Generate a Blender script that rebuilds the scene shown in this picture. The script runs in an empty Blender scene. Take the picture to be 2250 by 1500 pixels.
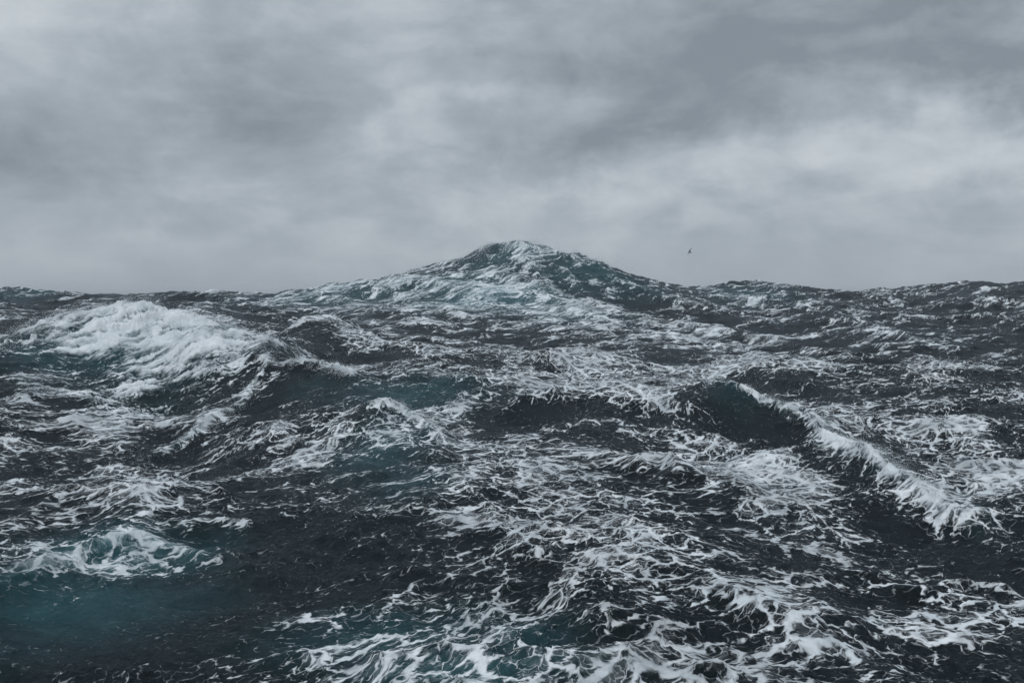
import bpy, math, random
import numpy as np

# ------------------------------------------------------------------ camera, sky, sun, exposure
scene = bpy.context.scene
C = scene.collection
EYE = 8.0
cam_data = bpy.data.cameras.new('camera'); cam = bpy.data.objects.new('camera', cam_data); C.objects.link(cam)
cam_data.lens = 35.0; cam_data.sensor_width = 36.0; cam_data.clip_start = 0.1; cam_data.clip_end = 60000
cam.location = (0, 0, EYE); cam.rotation_euler = (math.radians(90) - math.atan(100 / 2187.5), 0, 0)
scene.camera = cam
scene.view_settings.view_transform = 'Standard'; scene.view_settings.look = 'None'
scene.view_settings.exposure = 0.0; scene.view_settings.gamma = 1.0
SUN_EL, SUN_AZ = math.radians(58), math.radians(-140)       # azimuth measured from +Y towards +X
sd = bpy.data.lights.new('sun', 'SUN'); sd.energy = 0.85; sd.angle = math.radians(25); sd.color = (1, .985, .965)
sun = bpy.data.objects.new('sun', sd); C.objects.link(sun)
sun.rotation_euler = (math.radians(90) - SUN_EL, 0, math.pi - SUN_AZ)

class G:
    """small helper for building node graphs"""
    def __init__(s, tree): s.t = tree
    def node(s, kind, **kw):
        n = s.t.nodes.new(kind)
        for k, v in kw.items(): setattr(n, k, v)
        return n
    def put(s, sock, v):
        if isinstance(v, bpy.types.NodeSocket): s.t.links.new(v, sock)
        elif v is not None: sock.default_value = v
    def m(s, op, a, b=None, c=None, clamp=False):
        n = s.node('ShaderNodeMath', operation=op, use_clamp=clamp)
        s.put(n.inputs[0], a); s.put(n.inputs[1], b)
        if c is not None: s.put(n.inputs[2], c)
        return n.outputs[0]
    def add(s, *a):
        r = a[0]
        for b in a[1:]: r = s.m('ADD', r, b)
        return r
    def sub(s, a, b): return s.m('SUBTRACT', a, b)
    def mul(s, *a):
        r = a[0]
        for b in a[1:]: r = s.m('MULTIPLY', r, b)
        return r
    def ss(s, v, lo, hi, a=0.0, b=1.0):
        n = s.node('ShaderNodeMapRange', interpolation_type='SMOOTHSTEP')
        s.put(n.inputs['Value'], v); s.put(n.inputs['From Min'], lo); s.put(n.inputs['From Max'], hi)
        s.put(n.inputs['To Min'], a); s.put(n.inputs['To Max'], b); return n.outputs[0]
    def vec(s, x, y, z=0.0):
        n = s.node('ShaderNodeCombineXYZ')
        for i, v in enumerate((x, y, z)): s.put(n.inputs[i], v)
        return n.outputs[0]
    def sep(s, v):
        n = s.node('ShaderNodeSeparateXYZ'); s.put(n.inputs[0], v); return n.outputs
    def noise(s, v, scale, detail=4, rough=.5, dist=0.0, typ='FBM', lac=2.0, dim='3D'):
        n = s.node('ShaderNodeTexNoise', noise_dimensions=dim, noise_type=typ, normalize=(typ == 'FBM'))
        s.put(n.inputs['Vector'], v); s.put(n.inputs['Scale'], scale); s.put(n.inputs['Detail'], detail)
        s.put(n.inputs['Roughness'], rough); s.put(n.inputs['Distortion'], dist); s.put(n.inputs['Lacunarity'], lac)
        return n.outputs
    def mix(s, f, a, b):
        n = s.node('ShaderNodeMix', data_type='RGBA'); s.put(n.inputs[0], f); s.put(n.inputs[6], a); s.put(n.inputs[7], b)
        return n.outputs[2]
    def mixf(s, f, a, b):
        n = s.node('ShaderNodeMix', data_type='FLOAT'); s.put(n.inputs[0], f); s.put(n.inputs[2], a); s.put(n.inputs[3], b)
        return n.outputs[0]
    def attr(s, name): return s.node('ShaderNodeAttribute', attribute_name=name)

# ---- overcast sky: a cloud deck over a clear Nishita sky
world = bpy.data.worlds.new('World'); scene.world = world; world.use_nodes = True
world.node_tree.nodes.clear(); g = G(world.node_tree)
d = g.node('ShaderNodeTexCoord').outputs['Generated']
dx, dy, dz = g.sep(d)
az0 = g.mul(g.m('ARCTAN2', dx, dy), 57.2958); el0 = g.mul(g.m('ARCSINE', dz), 57.2958)
up = g.m('ADD', g.m('MAXIMUM', dz, 0.0), 0.16)
deck = g.vec(g.m('DIVIDE', dx, up), g.m('DIVIDE', dy, up), 0.0)       # cloud deck seen in perspective
w1 = g.noise(g.vec(g.mul(dx, 7.0), g.mul(dy, 7.0), g.mul(dz, 10.0)), 1.0, 6, .58, .2)[1]; wx, wy, wz = g.sep(w1)
az = g.add(az0, g.mul(g.sub(wx, .5), 15.0)); el = g.add(el0, g.mul(g.sub(wy, .5), 8.0))
# cloud masses: azimuth, elevation, half widths, tilt, brightness (degrees)
CLOUDS = [(-25, 15, 9, 4.5, 0, .34), (-29, 8, 9, 2.6, -8, -.26), (-15, 9.5, 7, 2.5, -18, -.26), (-20, 5.5, 9, 1.4, 0, .04),
          (-6, 14, 5, 3.0, -30, .16), (-13.5, 13, 5, 2.2, -20, -.10), (-6.5, 9.6, 2.4, 1.2, 20, .22), (-3, 8.4, 2.5, 1.6, -30, .22), (2, 12.3, 6, 1.8, -5, -.36), (1, 16.3, 7, 1.2, 0, -.05),
          (7, 8.5, 8, 1.9, 14, -.46), (14, 14.5, 8, 2.8, 10, -.58), (24, 11.2, 9, 1.4, -10, -.46), (25, 16, 5, 2.4, 0, -.5), (20, 14, 2.5, 1.0, 30, .15),
          (19.5, 8.6, 5.5, .9, 10, .26), (21, 7.0, 10, 1.6, 2, .30), (29, 8.3, 5, 1.4, 0, .12), (23, 6.6, 9, 1.8, 0, .16), (20, 5.6, 6, 1.0, -8, -.06), (3, 5.6, 7, .9, 4, .16), (10, 5.0, 5, .8, -4, -.13), (0, 3.0, 9, .8, 0, .14),
          (-9, 4.0, 8, .8, 5, .08), (15, 2.4, 12, 1.0, 0, .02), (-24, 1.5, 10, 1.5, 0, .02)]
acc = None
for a, e, sa, se, tilt, br in CLOUDS:
    ct, st = math.cos(math.radians(tilt)), math.sin(math.radians(tilt))
    p, q = g.sub(az, a), g.sub(el, e)
    u = g.mul(g.add(g.mul(p, ct), g.mul(q, st)), 1 / sa); v = g.mul(g.sub(g.mul(q, ct), g.mul(p, st)), 1 / se)
    lobe = g.mul(g.m('POWER', 2.71828, g.mul(g.add(g.mul(u, u), g.mul(v, v)), -1.0)), br)
    acc = lobe if acc is None else g.add(acc, lobe)
n_big = g.sub(g.noise(deck, .75, 7, .56, .3)[0], .5)
n_soft = g.sub(g.noise(g.vec(g.mul(dx, 5.0), g.mul(dy, 5.0), g.mul(dz, 9.0)), 1.0, 7, .58, .5)[0], .5)
n_wisp = g.sub(g.noise(g.vec(g.mul(dx, 15.0), g.mul(dy, 15.0), g.mul(dz, 24.0)), 1.0, 6, .6, .5)[0], .5)
calm = g.ss(el0, 0.0, 6.0, .35, 1.0)                                    # far clouds merge towards the horizon
tone = g.add(g.mul(g.add(g.mul(n_big, .35), g.mul(n_soft, 1.15), g.mul(n_wisp, .6)), calm), acc, .56)
n_l1 = g.noise(g.vec(g.add(g.mul(dx, 4.0), 3.7), g.mul(dy, 4.0), g.mul(dz, 15.0)), 1.0, 8, .57, .35)[0]
n_l2 = g.noise(g.vec(g.add(g.mul(dx, 7.0), 9.1), g.mul(dy, 7.0), g.mul(dz, 22.0)), 1.0, 8, .6, .3)[0]
tone = g.add(tone, g.mul(g.add(g.ss(n_l1, .45, .60, -.065, .065), g.ss(n_l2, .46, .62, -.04, .04)), calm))
tone = g.m('MINIMUM', g.m('MAXIMUM', tone, 0.0), 1.0)
ramp = g.node('ShaderNodeValToRGB'); g.put(ramp.inputs[0], tone)
cr = ramp.color_ramp; cr.elements[0].position = 0; cr.elements[0].color = (.235, .275, .315, 1)
cr.elements[1].position = 1; cr.elements[1].color = (.56, .61, .65, 1)
e_ = cr.elements.new(.5); e_.color = (.372, .420, .468, 1)
high = g.ss(el0, 20.0, 60.0, 1.0, 2.0)                                  # an overcast sky is brightest overhead
sky = g.node('ShaderNodeTexSky', sky_type='NISHITA', sun_disc=False, sun_elevation=SUN_EL, sun_rotation=SUN_AZ)
bgA = g.node('ShaderNodeBackground'); g.put(bgA.inputs[0], sky.outputs[0]); bgA.inputs[1].default_value = .08
bgB = g.node('ShaderNodeBackground'); g.put(bgB.inputs[0], ramp.outputs[0]); g.put(bgB.inputs[1], high)
mx = g.node('ShaderNodeMixShader'); mx.inputs[0].default_value = .97
g.put(mx.inputs[1], bgA.outputs[0]); g.put(mx.inputs[2], bgB.outputs[0])
g.put(g.node('ShaderNodeOutputWorld').inputs[0], mx.outputs[0])

# ------------------------------------------------------------------ sea survey, world metres
# HEIGHTS (x, y, z); RIDGES ([(x, y, z)...], height, front width, back width, foam, froth);
# FOAM_COVER (x, y, cover); TEAL (x, y, half width, half depth, amount) = clouds of air bubbles under the surface
HEIGHTS = [(0.59,130.00,14.65),(-3.88,131.00,14.11),(-7.46,131.00,12.92),(4.48,131.00,14.05),(7.52,132.00,13.38),(10.61,133.00,12.64),
 (13.85,135.00,11.83),(17.19,137.00,11.06),(24.31,142.00,9.42),(-11.83,133.00,11.67),(-16.81,134.00,10.63),(-23.28,136.00,9.86),
 (-29.93,138.00,8.63),(-39.95,140.00,8.45),(-46.04,143.00,7.80),(-51.68,146.00,7.27),(-57.90,150.00,6.97),(-64.75,150.00,7.11),
 (-68.54,145.00,7.80),(-71.92,140.00,8.19),(-84.70,140.00,8.45),(-1.35,118.00,10.63),(-1.19,104.00,7.52),(-1.04,91.00,5.09),
 (6.33,111.00,8.49),(7.76,97.00,5.78),(14.07,112.00,7.48),(16.81,98.00,4.86),(19.13,88.00,3.98),(21.59,82.00,3.50),
 (-11.51,112.00,7.98),(-9.46,92.00,5.90),(-11.30,76.00,4.63),(-4.35,76.00,4.18),(-29.25,122.00,7.55),(-29.97,105.00,7.52),
 (-27.15,88.00,6.59),(-32.46,98.00,7.11),(-50.56,108.00,7.51),(-41.27,84.00,6.47),(-41.41,98.00,7.11),(-36.54,82.00,6.32),
 (-15.04,70.00,5.89),(-12.91,60.00,4.83),(-12.68,76.00,5.65),(-16.70,67.00,4.85),(-12.04,65.00,5.29),(-9.22,66.00,4.37),
 (0.69,60.00,3.88),(-2.03,59.00,3.95),(-6.29,61.00,4.09),(4.97,62.00,4.03),(9.53,64.00,3.90),(-27.80,54.00,5.25),
 (-27.28,56.00,5.31),(-26.38,58.00,5.82),(-24.81,60.00,6.43),(-23.27,61.00,6.59),(-21.60,61.00,6.31),(-19.50,60.50,5.96),
 (-17.69,60.00,5.61),(-15.66,58.50,4.97),(-13.46,56.00,5.01),(-13.41,50.00,2.97),(-13.77,46.50,2.22),(-14.73,43.00,1.33),
 (-16.30,40.50,1.34),(-25.02,48.50,3.78),(-21.98,42.50,1.95),(-23.30,55.00,4.41),(-20.17,47.50,2.55),(-19.53,55.00,4.19),
 (-16.81,52.00,3.45),(-11.12,50.00,3.41),(-11.16,43.00,2.38),(-8.41,38.50,1.81),(-18.86,40.00,1.38),(-11.87,54.00,4.37),
 (-10.41,53.50,4.19),(-8.30,51.00,3.86),(-9.07,46.50,3.10),(-6.86,46.00,3.34),(-3.85,48.00,3.15),(-2.53,44.00,2.68),
 (-1.69,49.00,3.24),(-6.00,41.50,2.94),(-4.29,41.50,2.68),(-3.18,39.50,2.24),(-4.06,36.00,2.46),(-3.55,31.50,2.06),
 (-2.07,36.00,2.21),(-7.26,40.00,2.31),(-0.52,45.00,2.93),(1.60,46.50,3.08),(4.85,47.00,3.47),(6.49,43.50,2.99),
 (3.26,40.50,2.88),(3.62,35.00,2.35),(1.31,38.00,2.57),(6.76,41.50,3.05),(5.01,33.50,1.98),(5.18,30.00,2.27),
 (4.12,27.50,2.17),(3.58,30.50,2.25),(8.42,46.50,3.89),(9.70,46.50,3.84),(10.72,44.50,2.69),(11.86,42.00,2.33),
 (12.25,39.50,1.94),(12.17,36.50,1.55),(12.53,33.00,1.13),(12.58,29.50,0.94),(12.68,26.80,1.35),(12.99,25.00,1.59),
 (8.88,42.50,2.67),(8.77,38.50,1.80),(9.50,33.00,1.53),(10.20,30.50,1.50),(10.74,28.20,1.43),(11.19,26.20,1.43),
 (6.89,31.50,2.02),(15.48,54.00,2.91),(16.37,46.00,2.37),(15.89,39.50,1.91),(15.93,35.50,1.68),(15.11,30.50,1.27),
 (13.95,58.00,3.48),(22.72,64.00,3.61),(31.02,63.00,3.68),(29.08,82.00,4.44),(40.34,82.00,4.44),(22.21,45.00,2.81),
 (35.25,150.00,9.70),(26.22,132.00,8.42),(30.99,146.00,9.73),(39.90,152.00,9.39),(50.86,165.00,8.00),(63.64,165.00,8.76),
 (58.38,165.00,8.10),(72.57,170.00,8.93),(82.50,178.00,8.32),(92.46,180.00,8.57),(104.79,180.00,8.57),(27.83,116.00,6.41),
 (51.16,128.00,7.12),(41.60,104.00,5.63),(55.53,108.00,6.27),(33.32,108.00,6.03),(-1.61,28.00,2.20),(-1.29,22.30,1.82),
 (-5.77,26.30,1.90),(-4.68,21.30,1.60),(-1.10,19.00,1.34),(-0.99,17.00,1.29),(2.80,22.00,1.90),(2.89,16.60,1.45),
 (3.30,19.00,1.57),(8.71,21.50,1.54),(8.89,17.80,1.39),(-4.49,18.40,1.17),(-3.50,23.30,1.87),(1.49,25.80,2.05),
 (-11.59,30.50,2.17),(-14.35,31.00,2.15),(-10.46,27.50,2.19),(-12.36,27.50,2.16),(-10.73,20.60,1.84),(-10.53,21.80,1.66),
 (-10.45,23.20,1.82),(-10.12,24.50,1.90),(-9.32,25.40,1.92),(-8.10,24.90,1.74),(-7.03,23.60,2.01),(-9.37,18.80,1.64),
 (-7.79,19.20,1.51),(-6.72,20.00,1.52),(-7.91,16.60,1.45),(-6.05,16.80,1.37),(11.86,23.00,1.52),(6.38,24.00,1.91),
 (5.86,18.70,1.50),(-14.71,25.00,2.23),(-10.94,18.50,1.57),(15.90,26.00,1.99),(11.37,18.50,1.57),(-25.65,68.00,4.37),
 (-29.42,66.00,4.57),(-32.91,64.00,4.79),(-19.76,67.00,4.49),(0.69,150.00,8.97),(0.80,175.00,4.00),(-16.46,160.00,5.00),
 (-48.57,170.00,3.50),(-87.43,170.00,3.00),(20.74,165.00,3.97),(48.63,185.00,3.98),(80.00,200.00,3.50),(115.49,215.00,3.00),
 (-16.94,78.00,4.35),(-6.17,60.00,3.90),(-5.15,46.00,2.87),(-4.07,54.00,3.60),(4.32,54.00,2.59),(10.10,52.00,2.74),
 (12.62,48.00,2.08),(-55.54,60.00,3.00),(-111.09,120.00,4.00),(-23.14,25.00,1.00),(56.91,60.00,3.00),(113.83,120.00,4.00),
 (23.71,25.00,1.00),(5.92,36.50,1.59),(-13.20,35.00,0.90),(-11.07,57.00,2.97),(-212.91,230.00,2.50),(-74.29,260.00,2.50),
 (1.19,260.00,2.50),(86.40,280.00,2.50),(246.63,260.00,2.50),(0.00,12.00,1.20),(-6.17,12.00,1.00),(6.17,12.00,1.00),
 (0.00,7.00,1.00),(-9.26,10.00,1.00),(9.49,10.00,1.00)]
RIDGES = [
 ([(-16.81,134.00,10.63),(-11.83,133.00,12.06),(-7.46,131.00,13.01),(-3.88,131.00,14.26),(0.59,130.00,15.22),(4.48,131.00,14.26),(10.61,133.00,12.79),(17.19,137.00,10.75)], 0.45, 6, 7, 0, 0.1),   # giant
 ([(-28.76,53.00,4.97),(-27.80,54.00,5.48),(-27.28,56.00,6.08),(-26.38,58.00,6.62),(-24.81,60.00,7.23),(-23.27,61.00,7.39),(-21.60,61.00,7.11),(-19.50,60.50,6.76),(-17.69,60.00,6.41),(-15.66,58.50,5.73),(-13.46,56.00,5.06)], 0.8, 1.6, 2.2, 0.25, 0.6),   # breaker
 ([(-16.30,40.50,1.34),(-15.48,41.30,1.51),(-14.73,43.00,1.78),(-14.21,44.50,2.18),(-13.77,46.50,2.67),(-13.41,50.00,3.42),(-13.19,53.30,4.34),(-13.46,56.00,5.06)], 0.45, 0.5, 1.3, 0.55, 0.6),   # toe
 ([(-16.80,65.00,5.18),(-16.01,68.00,5.98),(-15.04,70.00,6.59),(-13.99,72.00,6.36),(-12.52,75.00,5.88),(-10.74,77.00,5.19)], 0.7, 1.2, 2, 0.25, 0.1),   # peak
 ([(-12.37,53.50,4.57),(-11.87,54.00,4.81),(-10.41,53.50,4.74),(-9.17,52.00,4.38),(-8.15,50.80,3.86)], 0.55, 0.5, 1.2, 0.6, 0.9),   # smallb
 ([(-6.73,41.30,3.04),(-6.00,41.50,3.24),(-5.07,41.70,3.30),(-4.29,41.50,3.18),(-3.63,40.50,2.98),(-3.18,39.50,2.74),(-3.06,37.00,2.48)], 0.5, 0.5, 1.6, 0.35, 0.5),   # bump
 ([(-1.33,44.50,2.80),(-0.52,45.00,3.15),(1.60,46.50,3.63),(3.34,47.00,3.87),(4.85,47.00,4.02),(5.74,45.50,3.83),(6.49,43.50,3.51),(6.76,41.50,3.05)], 0.55, 0.9, 1.5, 0.3, 0.1),   # mound
 ([(8.00,46.50,3.78),(8.85,46.50,4.10),(9.70,46.50,4.21),(10.72,44.50,3.66),(11.86,42.00,3.28),(12.25,39.50,2.89),(12.17,36.50,2.50),(12.53,33.00,2.08),(12.58,29.50,1.89),(12.68,26.80,1.72),(12.99,25.00,1.60)], 0.95, 0.75, 3, 0.4, 0.65),   # major
 ([(3.77,31.50,2.35),(4.48,33.00,2.42),(5.01,33.50,2.49),(5.16,32.00,2.41),(5.32,30.00,2.20)], 0.45, 0.5, 0.7, 0.2, 0),   # cone
 ([(-10.80,20.20,1.83),(-10.73,20.60,1.90),(-10.53,21.80,2.06),(-10.45,23.20,2.22),(-10.12,24.50,2.30),(-9.32,25.40,2.32),(-8.55,25.20,2.25),(-7.96,24.80,2.11),(-7.03,23.60,2.01)], 0.4, 0.4, 1.1, 0.3, 0.45),   # lip
 ([(56.17,163.00,9.64),(59.87,165.00,10.26),(63.62,165.00,10.71),(68.98,167.00,10.13)], 0.9, 5, 6, 0.25, 0),   # rightpk
 ([(30.99,146.00,9.73),(35.25,150.00,10.60),(39.20,152.00,9.52)], 0.9, 5, 6, 0.25, 0),   # rightpk2
 ([(8.83,22.20,1.59),(9.86,22.80,1.55),(10.81,22.80,1.55),(11.35,22.00,1.49)], 0.3, 0.35, 0.9, 0.3, 0),   # brc
 ([(-2.74,17.60,1.26),(-1.88,18.00,1.22),(-0.56,18.40,1.19),(0.48,18.80,1.24),(0.91,18.60,1.20)], 0.13, 0.3, 0.8, 0, 0),   # bc
 ([(-9.14,26.60,2.24),(-8.62,27.30,2.28),(-7.53,27.00,2.25),(-7.09,26.50,2.26)], 0.2, 0.35, 0.6, 0.5, 0),   # lipb
]
FOAM_COVER = [(-22.17,129.53,0.50),(-12.23,119.09,0.60),(-3.93,114.88,0.50),(3.89,113.51,0.45),(12.16,118.38,0.30),(34.57,144.30,0.35),(75.43,146.92,0.20),(-56.59,110.16,0.15),
 (-51.77,116.27,0.15),(-43.54,115.57,0.20),(-36.27,117.67,0.20),(-30.50,127.22,0.45),(-19.56,114.19,0.50),(-11.52,112.16,0.60),(-3.68,107.54,0.65),(3.71,108.19,0.60),
 (11.52,112.16,0.35),(20.76,121.25,0.30),(30.87,128.75,0.40),(39.69,128.75,0.30),(51.20,135.90,0.35),(58.72,131.88,0.25),(64.19,124.95,0.20),(-45.90,89.29,0.20),
 (-39.54,88.76,0.20),(-22.93,60.82,0.30),(-27.87,90.37,0.30),(-23.72,98.88,0.35),(-17.56,102.50,0.40),(-10.41,101.28,0.50),(-3.43,100.07,0.60),(3.47,101.28,0.70),
 (10.79,104.99,0.55),(19.10,111.49,0.30),(27.89,116.27,0.30),(35.01,113.51,0.30),(44.09,116.97,0.35),(51.80,116.27,0.25),(56.97,110.82,0.20),(-41.72,81.12,0.35),
 (-26.15,58.67,0.50),(-22.53,59.73,0.75),(-26.26,85.11,0.60),(-22.08,92.01,0.35),(-12.79,74.58,0.45),(-9.52,92.56,0.30),(-3.27,95.38,0.40),(3.29,95.96,0.60),
 (10.17,98.88,0.65),(18.00,104.99,0.40),(25.81,107.54,0.30),(32.20,104.37,0.25),(39.13,103.74,0.30),(46.52,104.37,0.30),(52.09,101.28,0.30),(-28.78,55.92,0.45),
 (-25.25,56.59,0.50),(-21.75,57.62,0.70),(-17.90,57.97,0.70),(-15.79,65.75,0.50),(-11.49,66.95,0.45),(-8.50,82.59,0.30),(-2.89,84.09,0.25),(2.89,84.09,0.30),
 (8.71,84.60,0.40),(15.41,89.83,0.50),(22.23,92.56,0.45),(27.41,88.76,0.35),(31.55,83.59,0.35),(37.51,84.09,0.30),(43.28,84.09,0.20),(-26.65,51.72,0.30),
 (-24.23,54.27,0.40),(-20.88,55.25,0.60),(-17.08,55.25,0.65),(-12.89,53.62,0.40),(-10.64,61.92,0.30),(-6.31,61.18,0.30),(-2.11,61.55,0.42),(2.14,62.30,0.48),
 (6.46,62.67,0.42),(11.16,64.97,0.35),(16.19,67.35,0.30),(21.07,68.16,0.35),(25.14,66.55,0.30),(29.54,66.15,0.35),(34.08,66.15,0.25),(-25.12,48.71,0.20),
 (-22.85,51.11,0.35),(-19.92,52.66,0.55),(-16.10,52.03,0.50),(-12.30,51.11,0.20),(-8.48,49.30,0.25),(-5.37,52.03,0.25),(-1.80,52.35,0.35),(1.91,55.58,0.48),
 (4.85,46.99,0.45),(9.79,56.93,0.40),(13.46,55.92,0.35),(17.31,55.92,0.35),(21.02,55.58,0.35),(24.40,54.59,0.35),(27.82,53.94,0.30),(-23.55,45.60,0.25),
 (-21.16,47.27,0.30),(-18.45,48.71,0.50),(-14.82,47.84,0.50),(-11.19,46.43,0.20),(-7.57,43.99,0.30),(-4.65,45.06,0.40),(-1.54,44.79,0.40),(1.50,43.46,0.35),
 (4.41,42.69,0.45),(7.30,42.43,0.45),(10.54,43.72,0.15),(15.28,49.30,0.50),(17.80,46.99,0.40),(20.53,45.87,0.35),(23.27,45.06,0.30),(-22.33,43.20,0.30),
 (-19.83,44.25,0.40),(-17.08,45.06,0.35),(-13.73,44.25,0.45),(-10.11,41.93,0.30),(-6.97,40.44,0.25),(-4.08,39.48,0.30),(-1.38,39.96,0.35),(1.34,39.01,0.40),
 (4.03,39.01,0.40),(6.89,39.96,0.65),(9.99,41.43,0.15),(12.10,39.01,0.20),(15.71,41.43,0.50),(18.34,40.93,0.45),(20.78,40.20,0.35),(-20.68,39.96,0.35),
 (-18.36,40.93,0.40),(-15.72,41.43,0.45),(-12.71,40.93,0.35),(-9.37,38.78,0.50),(-6.34,36.74,0.20),(-3.65,35.23,0.20),(-1.24,35.87,0.35),(1.20,34.81,0.45),
 (3.62,35.02,0.40),(6.57,38.09,0.60),(9.31,38.55,0.55),(11.55,37.18,0.20),(14.03,36.96,0.35),(16.58,36.96,0.50),(18.79,36.30,0.50),(-16.68,32.20,0.40),
 (-15.54,34.60,0.35),(-14.30,37.63,0.30),(-11.29,36.30,0.22),(-8.27,34.19,0.20),(-5.56,32.20,0.20),(-3.26,31.43,0.25),(-1.06,30.69,0.35),(1.05,30.51,0.45),
 (3.16,30.51,0.40),(5.24,30.32,0.40),(8.12,33.58,0.71),(10.69,34.39,0.56),(12.38,32.59,0.26),(14.99,33.38,0.46),(16.89,32.59,0.51),(-13.63,26.26,0.35),
 (-11.95,26.57,0.55),(-9.99,26.26,0.65),(-8.42,27.06,0.40),(-6.67,27.55,0.20),(-4.77,27.55,0.20),(-2.79,26.89,0.29),(-0.92,26.57,0.44),(0.92,26.73,0.54),
 (2.77,26.73,0.39),(4.60,26.57,0.39),(6.51,26.89,0.55),(8.79,28.22,0.60),(11.40,29.96,0.40),(12.61,28.05,0.45),(14.47,27.88,0.40),(-12.18,23.43,0.35),
 (-10.43,23.15,0.60),(-9.26,24.29,0.60),(-7.44,23.85,0.25),(-5.82,24.00,0.20),(-4.18,24.14,0.20),(-2.49,24.00,0.29),(-0.83,23.85,0.39),(0.83,23.85,0.39),
 (2.46,23.71,0.39),(4.11,23.71,0.44),(5.82,24.00,0.50),(7.62,24.43,0.55),(9.54,25.03,0.50),(11.62,25.79,0.30),(13.16,25.33,0.35),(-10.88,20.90,0.15),
 (-9.78,21.67,0.05),(-8.32,21.80,0.08),(-6.73,21.54,0.16),(-5.26,21.67,0.18),(-3.78,21.80,0.20),(-2.26,21.67,0.29),(-0.75,21.67,0.34),(0.74,21.41,0.34),
 (2.22,21.28,0.34),(3.69,21.28,0.39),(5.23,21.54,0.50),(6.77,21.67,0.40),(8.42,22.06,0.55),(10.01,22.20,0.65),(11.62,22.33,0.60),(-10.14,19.45,0.08),
 (-8.95,19.80,0.03),(-7.66,20.04,0.05),(-6.27,20.04,0.12),(-4.94,20.29,0.14),(-3.53,20.29,0.20),(-2.10,20.16,0.34),(-0.70,20.04,0.34),(0.68,19.69,0.34),
 (2.04,19.57,0.34),(3.42,19.69,0.34),(4.82,19.80,0.40),(6.23,19.92,0.50),(7.66,20.04,0.50),(9.17,20.29,0.50),(10.51,20.16,0.40),(-9.39,17.99,0.03),
 (-8.24,18.21,0.03),(-7.06,18.43,0.03),(-5.84,18.65,0.10),(-4.63,18.99,0.15),(-3.29,18.88,0.20),(-1.95,18.65,0.28),(-0.64,18.32,0.30),(0.64,18.32,0.32),
 (1.89,18.10,0.34),(3.17,18.21,0.39),(4.44,18.21,0.40),(5.74,18.32,0.45),(7.06,18.43,0.50),(8.39,18.54,0.45),(9.62,18.43,0.25),(-8.81,16.84,0.03),
 (-7.63,16.84,0.03),(-6.50,16.94,0.15),(-5.45,17.36,0.28),(-4.31,17.67,0.28),(-3.08,17.67,0.28),(-1.83,17.46,0.32),(-0.60,17.15,0.32),(0.59,16.94,0.38),
 (1.76,16.84,0.40),(2.94,16.84,0.54),(4.13,16.94,0.55),(5.35,17.05,0.50),(6.58,17.15,0.50),(7.77,17.15,0.40),(8.91,17.05,0.20),(-1.46,127.98,0.50),
 (3.23,128.75,0.50),(9.03,44.25,0.22),(9.68,43.46,0.20),(10.31,41.93,0.16),(11.30,39.96,0.18),(11.55,37.18,0.20),(11.80,34.39,0.15),(11.95,31.43,0.28),
 (9.35,39.48,0.10),(8.38,41.93,0.12),(12.33,28.90,0.40),(10.17,44.79,0.15),(0.58,127.22,0.40),(-3.70,124.95,0.30),(0.55,121.25,0.50),(-4.10,119.81,0.55),
 (6.95,121.98,0.30),(-6.79,119.09,0.60),(4.00,116.97,0.50),(9.56,119.81,0.35),(-7.23,36.96,0.60),(-8.62,39.48,0.60),(8.08,43.46,0.15),(11.07,41.93,0.10),
 (8.83,36.52,0.75),(9.53,34.19,0.75),(3.48,60.82,0.70),(6.38,61.92,0.75),(10.81,59.73,0.70),(5.55,40.93,0.50),(2.00,26.26,0.70),(2.56,25.79,0.70),
 (-1.62,25.94,0.60),(-5.28,23.57,0.30),(-5.09,25.94,0.05),(-6.65,28.56,0.05),(-5.09,49.30,0.10),(-4.05,50.50,0.10),(-8.13,21.28,0.02),(-8.95,19.80,0.02),
 (10.20,21.93,0.75),(9.65,22.06,0.70)]
TEAL = [(-6.55,114.88,8.40,6.53,0.70),(-19.56,114.19,8.35,10.67,0.50),(1.43,125.70,8.04,5.03,0.70),(9.74,121.98,6.13,4.88,0.65),(15.13,120.53,4.41,4.82,0.50),
 (-9.68,121.25,4.99,4.85,0.40),(-9.10,21.03,2.21,2.19,0.75),(-9.59,24.58,1.69,1.86,0.75),(-8.10,24.88,0.91,1.81,0.50),(-9.11,18.43,1.26,1.73,0.25),
 (-5.03,48.71,3.34,3.55,0.55),(-4.76,36.30,1.66,4.05,0.50),(-2.20,106.90,8.31,7.06,1.00),(-1.42,124.20,5.11,4.97,0.60),(6.75,118.38,5.41,5.68,0.50),
 (12.16,118.38,3.79,4.74,0.40),(-23.81,122.72,7.85,10.40,0.80),(-15.04,119.81,4.93,4.79,0.60),(-56.88,116.97,4.28,9.25,0.50),(31.20,132.67,4.85,10.05,0.60),
 (-2.44,19.10,2.45,1.26,0.50),(-1.00,17.25,2.05,0.88,0.60),(0.22,18.65,1.02,1.01,0.45),(-22.27,55.58,3.81,2.22,0.45),(-25.02,53.30,2.92,2.13,0.40),
 (-10.18,49.89,1.60,2.00,0.20),(9.70,44.52,1.22,1.78,0.25),(-20.92,59.02,4.32,2.36,0.30),(5.68,99.47,5.46,5.66,0.40),(12.79,35.87,0.98,2.19,0.15),
 (-3.20,30.87,1.41,2.67,0.35)]


rng = np.random.default_rng(11)
WIND = math.radians(43)                       # direction the foam streaks run
cw, sw = math.cos(WIND), math.sin(WIND)

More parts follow.
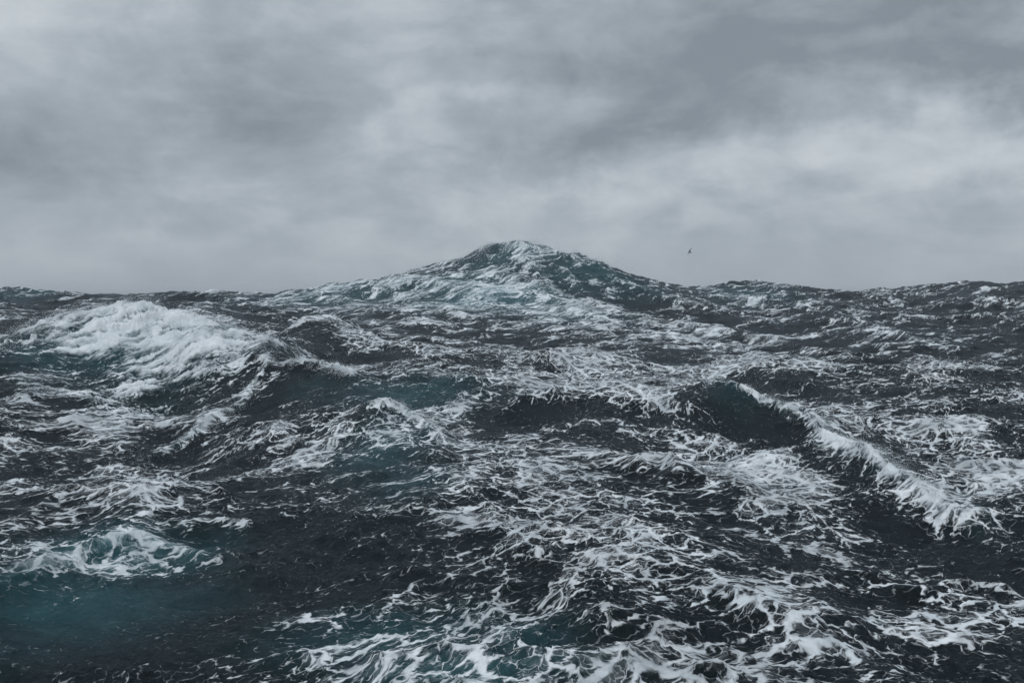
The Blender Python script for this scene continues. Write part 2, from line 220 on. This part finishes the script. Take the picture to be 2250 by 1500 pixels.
def spectrum_tile(N, L, lam_lo, lam_hi, spread, rms, slope=4.0, wind=WIND):
    k = 2 * np.pi * np.fft.fftfreq(N, L / N); kx, ky = np.meshgrid(k, k); kk = np.hypot(kx, ky); kk[0, 0] = 1
    lam = 2 * np.pi / kk
    P = kk ** -slope * np.exp(-(lam / lam_hi) ** 4) * np.exp(-(lam_lo / lam) ** 4 * .5)
    c = (kx * math.cos(wind) + ky * math.sin(wind)) / kk
    P = P * (spread + (1 - spread) * c ** 2); P[0, 0] = 0
    A = (rng.normal(size=(N, N)) + 1j * rng.normal(size=(N, N))) * np.sqrt(P)
    h = np.fft.ifft2(A).real; s = rms / h.std(); A = A * s
    F = np.fft.fft2(h * s)
    h = h * s; Dx = np.fft.ifft2(1j * kx / kk * F).real; Dy = np.fft.ifft2(1j * ky / kk * F).real
    Jxx = np.fft.ifft2(-kx * kx / kk * F).real; Jyy = np.fft.ifft2(-ky * ky / kk * F).real; Jxy = np.fft.ifft2(-kx * ky / kk * F).real
    squeeze = -(Jxx + Jyy) - (Jxx * Jyy - Jxy ** 2)      # >0 where the surface bunches up at a crest
    return [a.astype(np.float32) for a in (h, Dx, Dy, squeeze)]

def sample(tile, L, x, y):
    N = tile.shape[0]; u = x * (N / L); v = y * (N / L); i = np.floor(u).astype(np.int32); j = np.floor(v).astype(np.int32)
    fu = (u - i).astype(np.float32); fv = (v - j).astype(np.float32); i %= N; j %= N; i1 = (i + 1) % N; j1 = (j + 1) % N
    return (tile[j, i] * (1 - fu) + tile[j, i1] * fu) * (1 - fv) + (tile[j1, i] * (1 - fu) + tile[j1, i1] * fu) * fv

def smooth(v, lo, hi):
    t = np.clip((v - lo) / (hi - lo), 0, 1); return t * t * (3 - 2 * t)

# ---- the sheet: rings and spokes, fine in the part the photograph shows, out to the horizon
def spokes():
    a = list(np.arange(-34.0, 34.0001, .052)); s = .052; v = a[-1]; ext = []
    while True:
        s = min(s * 1.035, 3.0); v += s
        if v >= 180: break
        ext.append(v)
    return np.radians(np.array([-180.0] + [-e for e in ext[::-1]] + a + ext))
def rings():
    r = [3.0]
    while r[-1] < 30000:
        q = r[-1]
        r.append(q * (1.012 if q < 12.5 else 1.0021 if q < 190 else 1.006 if q < 400 else 1.03))
    return np.array(r)
TH, R = spokes(), rings(); nt, nr = len(TH), len(R)
T2, R2 = np.meshgrid(TH, R); X = (R2 * np.sin(T2)).ravel(); Y = (R2 * np.cos(T2)).ravel()
Rr = R2.ravel(); Tt = T2.ravel()

# coarse lookups in (angle, log distance)
ct_ = np.unique(np.r_[np.radians(np.arange(-40, 40.01, .4)), np.radians(np.arange(-180, 180.1, 6))]); cr_ = np.arange(math.log(2.9), math.log(31000), .012)
cT, cR = np.meshgrid(ct_, cr_)
def spread_out(field):
    i = np.clip(np.searchsorted(ct_, TH) - 1, 0, len(ct_) - 2); f = (TH - ct_[i]) / (ct_[i + 1] - ct_[i])
    a = field[:, i] * (1 - f) + field[:, i + 1] * f
    lr = (np.log(R) - cr_[0]) / .012; j = np.clip(lr.astype(int), 0, len(cr_) - 2); fj = (lr - j)[:, None]
    return (a[j] * (1 - fj) + a[j + 1] * fj).ravel()
def tps(pts):
    p = np.array(pts); u = np.arctan2(p[:, 0], p[:, 1]) * 2.2; v = np.log(np.hypot(p[:, 0], p[:, 1])); n = len(u)
    r2 = (u[:, None] - u) ** 2 + (v[:, None] - v) ** 2
    K = .5 * r2 * np.log(r2 + 1e-12) + 2e-4 * np.eye(n); Q = np.c_[np.ones(n), u, v]
    w = np.linalg.solve(np.block([[K, Q], [Q.T, np.zeros((3, 3))]]), np.r_[p[:, 2], 0, 0, 0])
    U = cT * 2.2; V = cR; s = w[-3] + w[-2] * U + w[-1] * V
    for a, b, c in zip(u, v, w[:-3]):
        r2 = (U - a) ** 2 + (V - b) ** 2; s = s + c * .5 * r2 * np.log(r2 + 1e-12)
    return s
macro = tps(HEIGHTS)
dist = np.exp(cR); side = np.degrees(np.abs(cT))
keep = (1 - smooth(dist, 205, 290)) * (1 - smooth(side, 36, 52)) * smooth(dist, 5, 11)
swell = 1.6 + .8 * np.sin((dist * np.cos(cT)) / 21 + 1.5 * np.sin(dist * np.sin(cT) / 60)) + .6 * np.sin(dist * np.sin(cT + .6) / 27 + 1)
macro = macro * keep + swell * (1 - keep)
Z = spread_out(macro)

def near_line(q):
    q = np.array(q); x0, y0 = q[:, 0].min() - 12, q[:, 1].min() - 22; x1, y1 = q[:, 0].max() + 12, q[:, 1].max() + 22
    idx = np.where((X > x0) & (X < x1) & (Y > y0) & (Y < y1))[0]; x, y = X[idx], Y[idx]
    best = np.full(x.shape, 1e9); sg = np.zeros(x.shape); tt = np.zeros(x.shape)
    L = np.r_[0, np.cumsum(np.hypot(*(np.diff(q[:, :2], axis=0).T)))]
    for i in range(len(q) - 1):
        ax, ay = q[i, :2]; bx, by = q[i + 1, :2]; ex_, ey_ = bx - ax, by - ay; l2 = ex_ * ex_ + ey_ * ey_
        t = np.clip(((x - ax) * ex_ + (y - ay) * ey_) / l2, 0, 1); ex = x - ax - t * ex_; ey = y - ay - t * ey_; dd = np.hypot(ex, ey)
        m = dd < best; best = np.where(m, dd, best); sg = np.where(m, np.sign(ex_ * ey - ey_ * ex), sg); tt = np.where(m, L[i] + t * math.sqrt(l2), tt)
    Tn = tt / L[-1]; e = np.clip(np.minimum(Tn, 1 - Tn) / .18, 0, 1); return idx, best, sg, tt, e * e * (3 - 2 * e)

wob = [t for t in spectrum_tile(256, 64, .8, 14, .8, 1.0, 3.4)]
tur = [t for t in spectrum_tile(512, 17, .12, 2.4, 1.0, 1.0, 3.2)]
cover_add = np.zeros(len(X)); froth = np.zeros(len(X))
for q, amp, wf, wb, fo, fr in RIDGES:
    idx, s, sg, tt, e = near_line(q); x, y = X[idx], Y[idx]
    jit = sample(wob[0], 64, x * .8, y * .8) * .25 * min(wf, 1.5) + sample(tur[0], 17, x, y) * .03 * min(wf, 1.5)
    ssd = np.abs(s * sg + jit); w = np.where(s * sg + jit < 0, wf, wb)
    if abs(amp - .95) < 1e-6: cover_add[idx] -= .30 * e * np.where(sg < 0, np.exp(-((ssd - 1.3) / .8) ** 2), 0)
    Z[idx] += amp * e * np.exp(-np.sqrt(ssd ** 2 + (.12 * wf) ** 2) / w * 1.0) * (1 + .10 * sample(wob[1], 64, x, y))
    ragged = 1 + .30 * sample(wob[2], 64, x * 2.1, y * 2.1) + .3 * sample(tur[1], 17, x, y)
    band = np.where(sg < 0, np.exp(-(ssd / (wf * .55 * np.clip(ragged, .3, 2))) ** 2), np.exp(-(ssd / (wb * .28 * np.clip(ragged, .3, 2))) ** 2)) * e
    cover_add[idx] += fo * band; froth[idx] = np.maximum(froth[idx], fr * band)

# foam cover and bubble clouds from the survey
def blend(pts, su, sv):
    p = np.array(pts); u = np.arctan2(p[:, 0], p[:, 1]); v = np.log(np.hypot(p[:, 0], p[:, 1])); num = np.zeros(cT.shape); den = np.full(cT.shape, 1e-9)
    for a, b, c in zip(u, v, p[:, 2]):
        dv = cR - b; sv_ = sv
        w = np.exp(-((cT - a) / su) ** 2 - (dv / sv_) ** 2) + 1e-5 / (1e-3 + ((cT - a) / su) ** 2 + (dv / sv_) ** 2); num += w * c; den += w
    return num / den
COVER = spread_out(blend(FOAM_COVER, .036, .05))
TEALS = np.zeros(cT.shape)
cX, cY = dist * np.sin(cT), dist * np.cos(cT)
for x, y, rx, ry, a in TEAL: TEALS = np.maximum(TEALS, a * np.exp(-((cX - x) / rx) ** 2 - ((cY - y) / ry) ** 2))
TEALV = spread_out(TEALS)

# ---- wind waves and chop on top of the swell
big = spectrum_tile(1024, 150, 3.0, 22, .35, .34)
mid = spectrum_tile(1024, 43, .7, 4.5, .45, .105, 3.7)
fin = spectrum_tile(1024, 11.3, .10, .9, .6, .020, 3.3)
mod = .65 + .5 * smooth(sample(wob[0], 64, X * .35 + 9, Y * .35), -1, 1.4)
smoothface = 1 - .75 * np.clip(spread_out(np.exp(-((cX + 8) / 3.2) ** 2 - ((cY - 19.3) / 2.2) ** 2)), 0, 1)
a_big = smooth(Rr, 6, 30) * (.60 + .22 * smooth(Rr, 60, 130)) * (1 + 1.6 * smooth(Rr, 300, 900))
Z -= .25 * smooth(Rr, 85, 135)
fade_mid = 1 - smooth(Rr, 500, 1500); fade_fin = 1 - smooth(Rr, 60, 110)
a_mid = mod * smoothface * fade_mid * (.68 + .12 * smooth(Rr, 60, 130)); a_fin = .75 * mod * fade_fin * smoothface
rx_, ry_ = X * cw + Y * sw, -X * sw + Y * cw
c2, s2 = math.cos(.55), math.sin(.55)
xr, yr = X * c2 - Y * s2, X * s2 + Y * c2
B = [sample(t, 150, X, Y) for t in big]; M = [sample(t, 43, X, Y) for t in mid]; F = [sample(t, 11.3, xr, yr) for t in fin]
M2 = [sample(t, 43, xr * .61 + 7, yr * .61) for t in mid]
far_m = smooth(Rr, 70, 130) * fade_mid * .3
Z += a_big * B[0] + a_mid * M[0] + a_fin * F[0] + far_m * M2[0]
ch = .95
PX = X + ch * (a_big * B[1] + a_mid * M[1] + a_fin * (F[1] * c2 + F[2] * s2)); PY = Y + ch * (a_big * B[2] + a_mid * M[2] + a_fin * (-F[1] * s2 + F[2] * c2))
crest = 1.1 * a_big * B[3] + .55 * a_mid * M[3] + .25 * a_fin * F[3]

# tumbling white water: billows standing proud of the surface
def billow(x, y, o): return np.abs(sample(tur[o], 17, x, y)) * .55 + np.abs(sample(tur[(o + 1) % 3], 17, x * 2.3, y * 2.3)) * .28 + np.abs(sample(tur[o], 17, x * 5.1, y * 5.1)) * .13
# froth zone of the big spilling breaker, stretched along the wind
brk = spread_out(np.maximum.reduce([a * np.exp(-((((cX - x) * cw + (cY - y) * sw) / l) ** 2) - (((-(cX - x) * sw + (cY - y) * cw)) / w) ** 2)
      for x, y, l, w, a in [(-21.5, 58.5, 5.0, 2.6, 1.0), (-16.5, 57, 3.6, 2.6, .8), (-18.5, 53, 3.6, 2.4, .75), (-25, 56, 5, 1.5, .5), (-28, 54.5, 3.5, 1.6, .6), (-26, 50.5, 5, 1.0, .35), (-17.5, 49, 3.0, 1.6, .45), (-21, 50, 5, 1.2, .4)]]))
froth = np.maximum(froth, brk)
fx, fy = rx_ * .20, ry_ * .9
bl = np.where(brk > .25, billow(fx, fy, 0), billow(X * .8, Y * .8, 1))
Z += np.where(brk > froth * .7, 1, .4) * froth * (.42 * bl - .08) * (1 - smooth(Rr, 90, 120)); PX += froth * .10 * sample(tur[1], 17, fx, fy); PY += froth * .10 * sample(tur[2], 17, fx, fy)
stre = smooth(sample(wob[0], 64, rx_ * .35, ry_ * 1.6) + .5 * sample(tur[0], 17, rx_ * .25, ry_ * .9), -1.1, 1.1)
frothy = np.clip(froth * (.15 + 1.1 * bl) * (.15 + 1.2 * stre), 0, 1)

cover = COVER + cover_add + np.clip(crest, -.35, .55) * .45 + .10 * np.clip(a_big * B[0] / .3, -1.2, 1.2) * (1 - .8 * smooth(Rr, 75, 115))
# teal also shows through thin crests
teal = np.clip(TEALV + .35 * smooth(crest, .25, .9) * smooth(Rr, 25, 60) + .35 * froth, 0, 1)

# foam pattern coordinates: carried along by a swirling flow, so that the lace is stretched and curled
fxp, fyp = X.copy(), Y.copy()
for k, (sc, am) in enumerate([(.28, .62), (.28, .5), (.7, .15), (.7, .13), (1.7, .035), (1.7, .03)]):
    t = wob if k < 4 else tur; L = 64 if k < 4 else 17
    gx = sample(t[(k % 2) + 1], L, fxp * sc + k * 5.3, fyp * sc); gy = sample(t[2 - (k % 2)], L, fyp * sc + 3.1 * k, fxp * sc)
    fxp = fxp + am * gx; fyp = fyp + am * gy
U_, V_ = fxp * cw + fyp * sw, -fxp * sw + fyp * cw
streaky = np.clip(spread_out(np.exp(-((cX + 21) / 9.5) ** 2 - ((cY - 50) / 9) ** 2)) * 1.2 + .55 * smooth(Rr, 45, 80), 0, 1)

nv = nt * nr
me = bpy.data.meshes.new('water')
co = np.empty((nv, 3), np.float32); co[:, 0] = PX; co[:, 1] = PY; co[:, 2] = Z
me.vertices.add(nv); me.vertices.foreach_set('co', co.ravel())
i = np.arange(nr - 1)[:, None] * nt; j = np.arange(nt)[None, :]; j2 = (j + 1) % nt
quads = np.stack([i + j, i + j2, i + nt + j2, i + nt + j], -1).reshape(-1, 4).astype(np.int32)
nq = len(quads); me.loops.add(nq * 4); me.loops.foreach_set('vertex_index', quads.ravel())
me.polygons.add(nq); me.polygons.foreach_set('loop_start', np.arange(0, nq * 4, 4, dtype=np.int32)); me.polygons.foreach_set('loop_total', np.full(nq, 4, np.int32))
me.update(); me.shade_smooth()
def put_attr(name, *cols):
    if len(cols) == 1:
        a = me.attributes.new(name, 'FLOAT', 'POINT'); a.data.foreach_set('value', cols[0].astype(np.float32))
    else:
        a = me.attributes.new(name, 'FLOAT_VECTOR', 'POINT'); a.data.foreach_set('vector', np.stack(cols, -1).astype(np.float32).ravel())
put_attr('foam_a', U_, V_, np.zeros(nv))
put_attr('foam_mix', cover, teal, frothy); put_attr('foam_lay', smooth(Rr, 44, 80), streaky, froth)
water = bpy.data.objects.new('water', me); C.objects.link(water); water['kind'] = 'structure'

# ------------------------------------------------------------------ water material
mat = bpy.data.materials.new('sea_water'); mat.use_nodes = True; nt_ = mat.node_tree; nt_.nodes.clear(); g = G(nt_)
ca = g.attr('foam_a').outputs['Vector']
cov, tea, fro = g.sep(g.attr('foam_mix').outputs['Vector']); far, stk, _ = g.sep(g.attr('foam_lay').outputs['Vector'])
ax, ay, _ = g.sep(ca); 
pos = g.node('ShaderNodeNewGeometry').outputs['Position']
def lace(x, y):
    iso = g.vec(g.mul(x, .62), y, 0.0)
    lng = g.vec(g.mul(x, .20), y, 0.0)
    big_ = g.noise(iso, .33, 4, .62, .4, dim='2D')[0]
    mid_ = g.noise(iso, 1.0, 4, .6, .3, dim='2D')[0]
    st1 = g.noise(lng, 1.3, 5, .6, .2, dim='2D')[0]
    st2 = g.noise(lng, .42, 6, .6, .3, dim='2D')[0]
    st = g.mixf(far, st1, st2)
    f1 = g.noise(iso, 1.9, 3, .55, .0, dim='2D')
    wxx, wyy, _ = g.sep(f1[1])
    jx, jy = g.mul(g.sub(wxx, .5), .48), g.mul(g.sub(wyy, .5), .48)
    wzz = g.noise(iso, 7.0, 3, .6, .0, dim='2D')[0]
    def cells(sx, scale):
        n = g.node('ShaderNodeTexVoronoi', voronoi_dimensions='2D', feature='DISTANCE_TO_EDGE')
        g.put(n.inputs['Vector'], g.vec(g.add(g.mul(x, sx), jx), g.add(y, jy), 0.0)); n.inputs['Scale'].default_value = scale
        return n.outputs[0]
    def web(dst, q, lo, k, top, cap):
        w = g.m('MINIMUM', g.m('MAXIMUM', g.mul(g.sub(q, lo), k), 0.0), cap)
        return g.mul(g.sub(1.0, g.ss(dst, g.mul(w, .30), g.add(w, .03))), g.ss(q, lo, lo + .12), top)
    kind = g.ss(g.add(stk, g.mul(g.sub(mid_, .5), .8)), .38, .62)
    q = g.add(cov, -.06, g.mul(g.sub(big_, .5), 1.25), g.mul(g.sub(wzz, .5), .80), g.mixf(kind, g.mul(g.sub(mid_, .5), 1.0), g.mul(g.sub(st, .5), 1.9)))
    dA = g.mixf(kind, cells(.80, 1.45), g.mixf(far, cells(.24, 1.6), cells(.20, .8)))
    dB = g.mixf(kind, cells(.80, 3.3), g.mixf(far, cells(.28, 3.8), cells(.22, 2.0)))
    dC = g.mixf(kind, cells(.8, 7.5), cells(.3, 7.0))
    f = g.m('MAXIMUM', g.m('MAXIMUM', web(dA, q, .17, .40, 1.0, .6), web(dB, q, .27, .36, .85, .26)), web(dC, q, .33, .30, .5, .09))
    f = g.m('MAXIMUM', f, web(dB, g.add(q, .24, g.mul(g.sub(wzz, .5), 1.2)), .29, .10, .28, .03))
    return g.m('MAXIMUM', f, g.ss(q, .84, 1.25)), q
foam0, q0 = lace(ax, ay)
pat = g.sub(q0, .45)
foam = g.mul(foam0, g.mul(g.ss(g.noise(pos, 1.9, 4, .6)[0], .25, .6, .62, 1.0), g.ss(g.noise(pos, .35, 3, .6)[0], .35, .6, .70, 1.0)))
foam = g.m('MAXIMUM', foam, g.mul(g.ss(pat, -.15, .5), .19))
fr_a = g.mul(g.ss(g.add(fro, g.mul(pat, .7)), .25, .95), .95)
foam = g.m('MINIMUM', g.m('MAXIMUM', foam, fr_a), 1.0)
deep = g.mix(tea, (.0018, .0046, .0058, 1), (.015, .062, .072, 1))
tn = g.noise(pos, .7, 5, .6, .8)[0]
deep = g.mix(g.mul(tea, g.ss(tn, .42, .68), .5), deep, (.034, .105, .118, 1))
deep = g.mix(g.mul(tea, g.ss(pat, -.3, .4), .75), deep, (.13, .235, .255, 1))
white = g.mix(g.ss(tn, .3, .7), (.64, .69, .72, 1), (.82, .84, .86, 1))
base = g.mix(foam, deep, white)
rip = g.noise(g.vec(g.mul(ax, 1.6), ay, 0.0), 3.2, 6, .62, .6)[0]
rip2 = g.noise(pos, 16.0, 4, .6, .5)[0]
hgt = g.add(g.mul(rip, .075), g.mul(rip2, .010), g.mul(foam, .03), g.mul(g.noise(pos, 30.0, 3, .6)[0], g.mul(foam, .012)))
bump = g.node('ShaderNodeBump'); bump.inputs['Strength'].default_value = 1.0; bump.inputs['Distance'].default_value = 1.0
g.put(bump.inputs['Height'], hgt)
dif = g.node('ShaderNodeBsdfDiffuse'); g.put(dif.inputs['Color'], base); g.put(dif.inputs['Normal'], bump.outputs[0])
glo = g.node('ShaderNodeBsdfGlossy'); g.put(glo.inputs['Color'], (.82, .92, 1.0, 1)); g.put(glo.inputs['Normal'], bump.outputs[0])
g.put(glo.inputs['Roughness'], g.mixf(foam, .13, .5))
fre = g.node('ShaderNodeFresnel'); fre.inputs['IOR'].default_value = 1.28; g.put(fre.inputs['Normal'], bump.outputs[0])
mxs = g.node('ShaderNodeMixShader'); g.put(mxs.inputs[0], g.mul(fre.outputs[0], g.mixf(foam, .45, .06)))
g.put(mxs.inputs[1], dif.outputs[0]); g.put(mxs.inputs[2], glo.outputs[0])
g.put(g.node('ShaderNodeOutputMaterial').inputs[0], mxs.outputs[0])
me.materials.append(mat)

# ------------------------------------------------------------------ spray torn off the crests
def water_z(x, y):
    t = np.arctan2(x, y); r = np.hypot(x, y); it = np.clip(np.searchsorted(TH, t), 0, nt - 1); ir = np.clip(np.searchsorted(R, r), 0, nr - 1)
    return Z[ir * nt + it]
sm = bpy.data.materials.new('spray_white'); sm.use_nodes = True
b_ = sm.node_tree.nodes['Principled BSDF']; b_.inputs['Base Color'].default_value = (.78, .82, .84, 1); b_.inputs['Roughness'].default_value = .6
# ridge index, drops, rise, drift downwind, drop size
SPRAY = [(0, 12000, .40, 2.0, .03), (1, 22000, .24, .6, .012), (2, 5000, .08, .2, .010), (4, 5000, .10, .3, .011), (5, 2500, .07, .15, .008), (7, 16000, .10, .3, .007)]
tet = np.array([(1, 1, 1), (1, -1, -1), (-1, 1, -1), (-1, -1, 1)], float) / 1.7
allv = []
for ri, n, rise, drift, size in SPRAY:
    q = np.array(RIDGES[ri][0]); L = np.r_[0, np.cumsum(np.hypot(*(np.diff(q[:, :2], axis=0).T)))]
    # drops come in gusts: clusters along the crest
    nc = max(12, n // 160); cs = rng.uniform(.04, .78 if ri == 7 else .96, nc); wgt = rng.gamma(1.2, 1, nc) + .15; pick = rng.choice(nc, n, p=wgt / wgt.sum())
    s = (cs[pick] + rng.normal(0, .5 / nc, n)).clip(0, 1) * L[-1]
    x = np.interp(s, L, q[:, 0]); y = np.interp(s, L, q[:, 1]); i_ = np.clip(np.searchsorted(L, s) - 1, 0, len(q) - 2)
    tx = q[i_ + 1, 0] - q[i_, 0]; ty = q[i_ + 1, 1] - q[i_, 1]; tl = np.hypot(tx, ty); nx, ny = -ty / tl, tx / tl
    off = rng.normal(.0, RIDGES[ri][2] * .5, n); off = np.abs(off) if ri == 7 else off; x = x + nx * off; y = y + ny * off
    lift = rng.exponential(rise, n) * (.25 + wgt[pick] * .35); lift = np.minimum(lift, rise * 4)
    z = water_z(x, y) + lift - .03
    x = x + lift * drift / rise * .35 * rng.normal(.7, .5, n); y = y + rng.normal(0, .5, n) * lift * .4
    sz = size * rng.lognormal(0, .45, n) * np.exp(-lift / rise * .22)
    a = rng.uniform(0, 6.283, n); ca_, sa_ = np.cos(a)[:, None], np.sin(a)[:, None]
    t = tet[None] * sz[:, None, None]; tr = np.stack([t[..., 0] * ca_ - t[..., 1] * sa_, t[..., 0] * sa_ + t[..., 1] * ca_, t[..., 2]], -1)
    allv.append((tr + np.stack([x, y, z], -1)[:, None]).reshape(-1, 3))
V = np.concatenate(allv); n = len(V) // 4; tri = np.array([(0, 1, 2), (0, 3, 1), (0, 2, 3), (1, 3, 2)])
faces = (np.arange(n)[:, None, None] * 4 + tri[None]).reshape(-1, 3).astype(np.int32)
sp = bpy.data.meshes.new('sea_spray'); sp.vertices.add(len(V)); sp.vertices.foreach_set('co', V.astype(np.float32).ravel())
sp.loops.add(len(faces) * 3); sp.loops.foreach_set('vertex_index', faces.ravel()); sp.polygons.add(len(faces))
sp.polygons.foreach_set('loop_start', np.arange(0, len(faces) * 3, 3, dtype=np.int32)); sp.polygons.foreach_set('loop_total', np.full(len(faces), 3, np.int32))
sp.update(); sp.materials.append(sm)
spray = bpy.data.objects.new('sea_spray', sp); C.objects.link(spray)
spray['kind'] = 'stuff'; spray['label'] = 'fine white spray torn off the breaking wave crests by the wind'; spray['category'] = 'sea spray'

# ------------------------------------------------------------------ the bird over the water
def make_bird():
    v, fc = [], []
    def loft(secs, flip=False, n=10):
        s0 = len(v)
        for c, a, b in secs:                         # centre, two half-axis vectors
            for k in range(n):
                t = 2 * math.pi * k / n; v.append(tuple(c[i] + a[i] * math.cos(t) + b[i] * math.sin(t) for i in range(3)))
        for s in range(len(secs) - 1):
            for k in range(n):
                p = s0 + s * n; fc.append((p + k, p + (k + 1) % n, p + n + (k + 1) % n, p + n + k))
        fc.append(tuple(s0 + k for k in range(n))[::-1]); fc.append(tuple(s0 + (len(secs) - 1) * n + k for k in range(n)))
    # body, local frame: +X forward, +Z up; tail fan, rump, breast, neck, head, hooked bill
    body = [(-.30, 0, .075, .006), (-.23, .0, .055, .014), (-.15, 0, .050, .040), (-.04, -.004, .068, .062), (.06, -.006, .070, .066), (.14, .004, .052, .050), (.19, .016, .036, .037), (.225, .022, .037, .038), (.26, .018, .024, .024), (.285, .010, .010, .011), (.31, .004, .007, .007), (.325, -.006, .003, .003)]
    loft([((x, 0, z), (0, w, 0), (0, 0, h)) for x, z, w, h in body], n=12)
    for s in (1, -1):                                # long narrow wings, bent at the wrist
        w = [(.03, .02, .02, .085, .018), (.03, .14, .055, .075, .014), (.055, .27, .075, .062, .010), (.05, .36, .065, .052, .007), (.0, .47, .045, .036, .005), (-.06, .55, .028, .018, .003), (-.10, .59, .018, .005, .001)]
        loft([((x, s * y, z), (c, 0, -.1 * c), (0, 0, t)) for x, y, z, c, t in w], n=8)
    m = bpy.data.meshes.new('seabird'); m.from_pydata(v, [], fc); m.update(); m.shade_smooth(); return m
bm_ = make_bird()
fm = bpy.data.materials.new('dark_plumage'); fm.use_nodes = True; g = G(fm.node_tree); pb = fm.node_tree.nodes['Principled BSDF']
oc = g.node('ShaderNodeTexCoord').outputs['Object']; ox, oy, oz = g.sep(oc)
tipw = g.ss(g.m('ABSOLUTE', oy), .10, .42)
fcol = g.mix(tipw, (.022, .026, .024, 1), (.11, .115, .12, 1)); fcol = g.mix(g.ss(g.noise(oc, 30, 3)[0], .4, .7, 0, .35), fcol, (.06, .06, .055, 1))
g.put(pb.inputs['Base Color'], fcol); pb.inputs['Roughness'].default_value = .8
bm_.materials.append(fm)
bird = bpy.data.objects.new('seabird', bm_); C.objects.link(bird)
bird.scale = (.84, .84, .84); bird.location = (17.83, 100.0, 12.43)
from mathutils import Matrix, Vector
right = Vector((.50, .35, .79)).normalized() * -1       # wing axis, banked steeply
fwd = Vector((-.62, -.55, .12)); fwd = (fwd - right * fwd.dot(right)).normalized(); upv = fwd.cross(right * -1) * -1
upv = right.cross(fwd)
lft = -right
M3 = Matrix((fwd, upv.cross(fwd), upv)).transposed()
bird.rotation_euler = M3.to_euler()
bird['label'] = 'dark seabird banking on long narrow wings above the horizon right of the tallest wave'; bird['category'] = 'bird'

# ------------------------------------------------------------------ salt haze in the air over the sea
hm = bpy.data.meshes.new('haze'); x0, x1, y0, y1, z0, z1 = -30500, 30500, -30500, 30500, -6, 22
hm.from_pydata([(x, y, z) for z in (z0, z1) for y in (y0, y1) for x in (x0, x1)], [], [(0, 2, 3, 1), (4, 5, 7, 6), (0, 1, 5, 4), (2, 6, 7, 3), (0, 4, 6, 2), (1, 3, 7, 5)]); hm.update()
hmat = bpy.data.materials.new('haze_air'); hmat.use_nodes = True; hmat.node_tree.nodes.clear(); g = G(hmat.node_tree)
pv = g.node('ShaderNodeVolumePrincipled'); pv.inputs['Color'].default_value = (.92, .95, 1, 1); pv.inputs['Density'].default_value = .0005
g.put(g.node('ShaderNodeOutputMaterial').inputs['Volume'], pv.outputs[0]); hm.materials.append(hmat)
haze = bpy.data.objects.new('haze', hm); C.objects.link(haze); haze['kind'] = 'stuff'
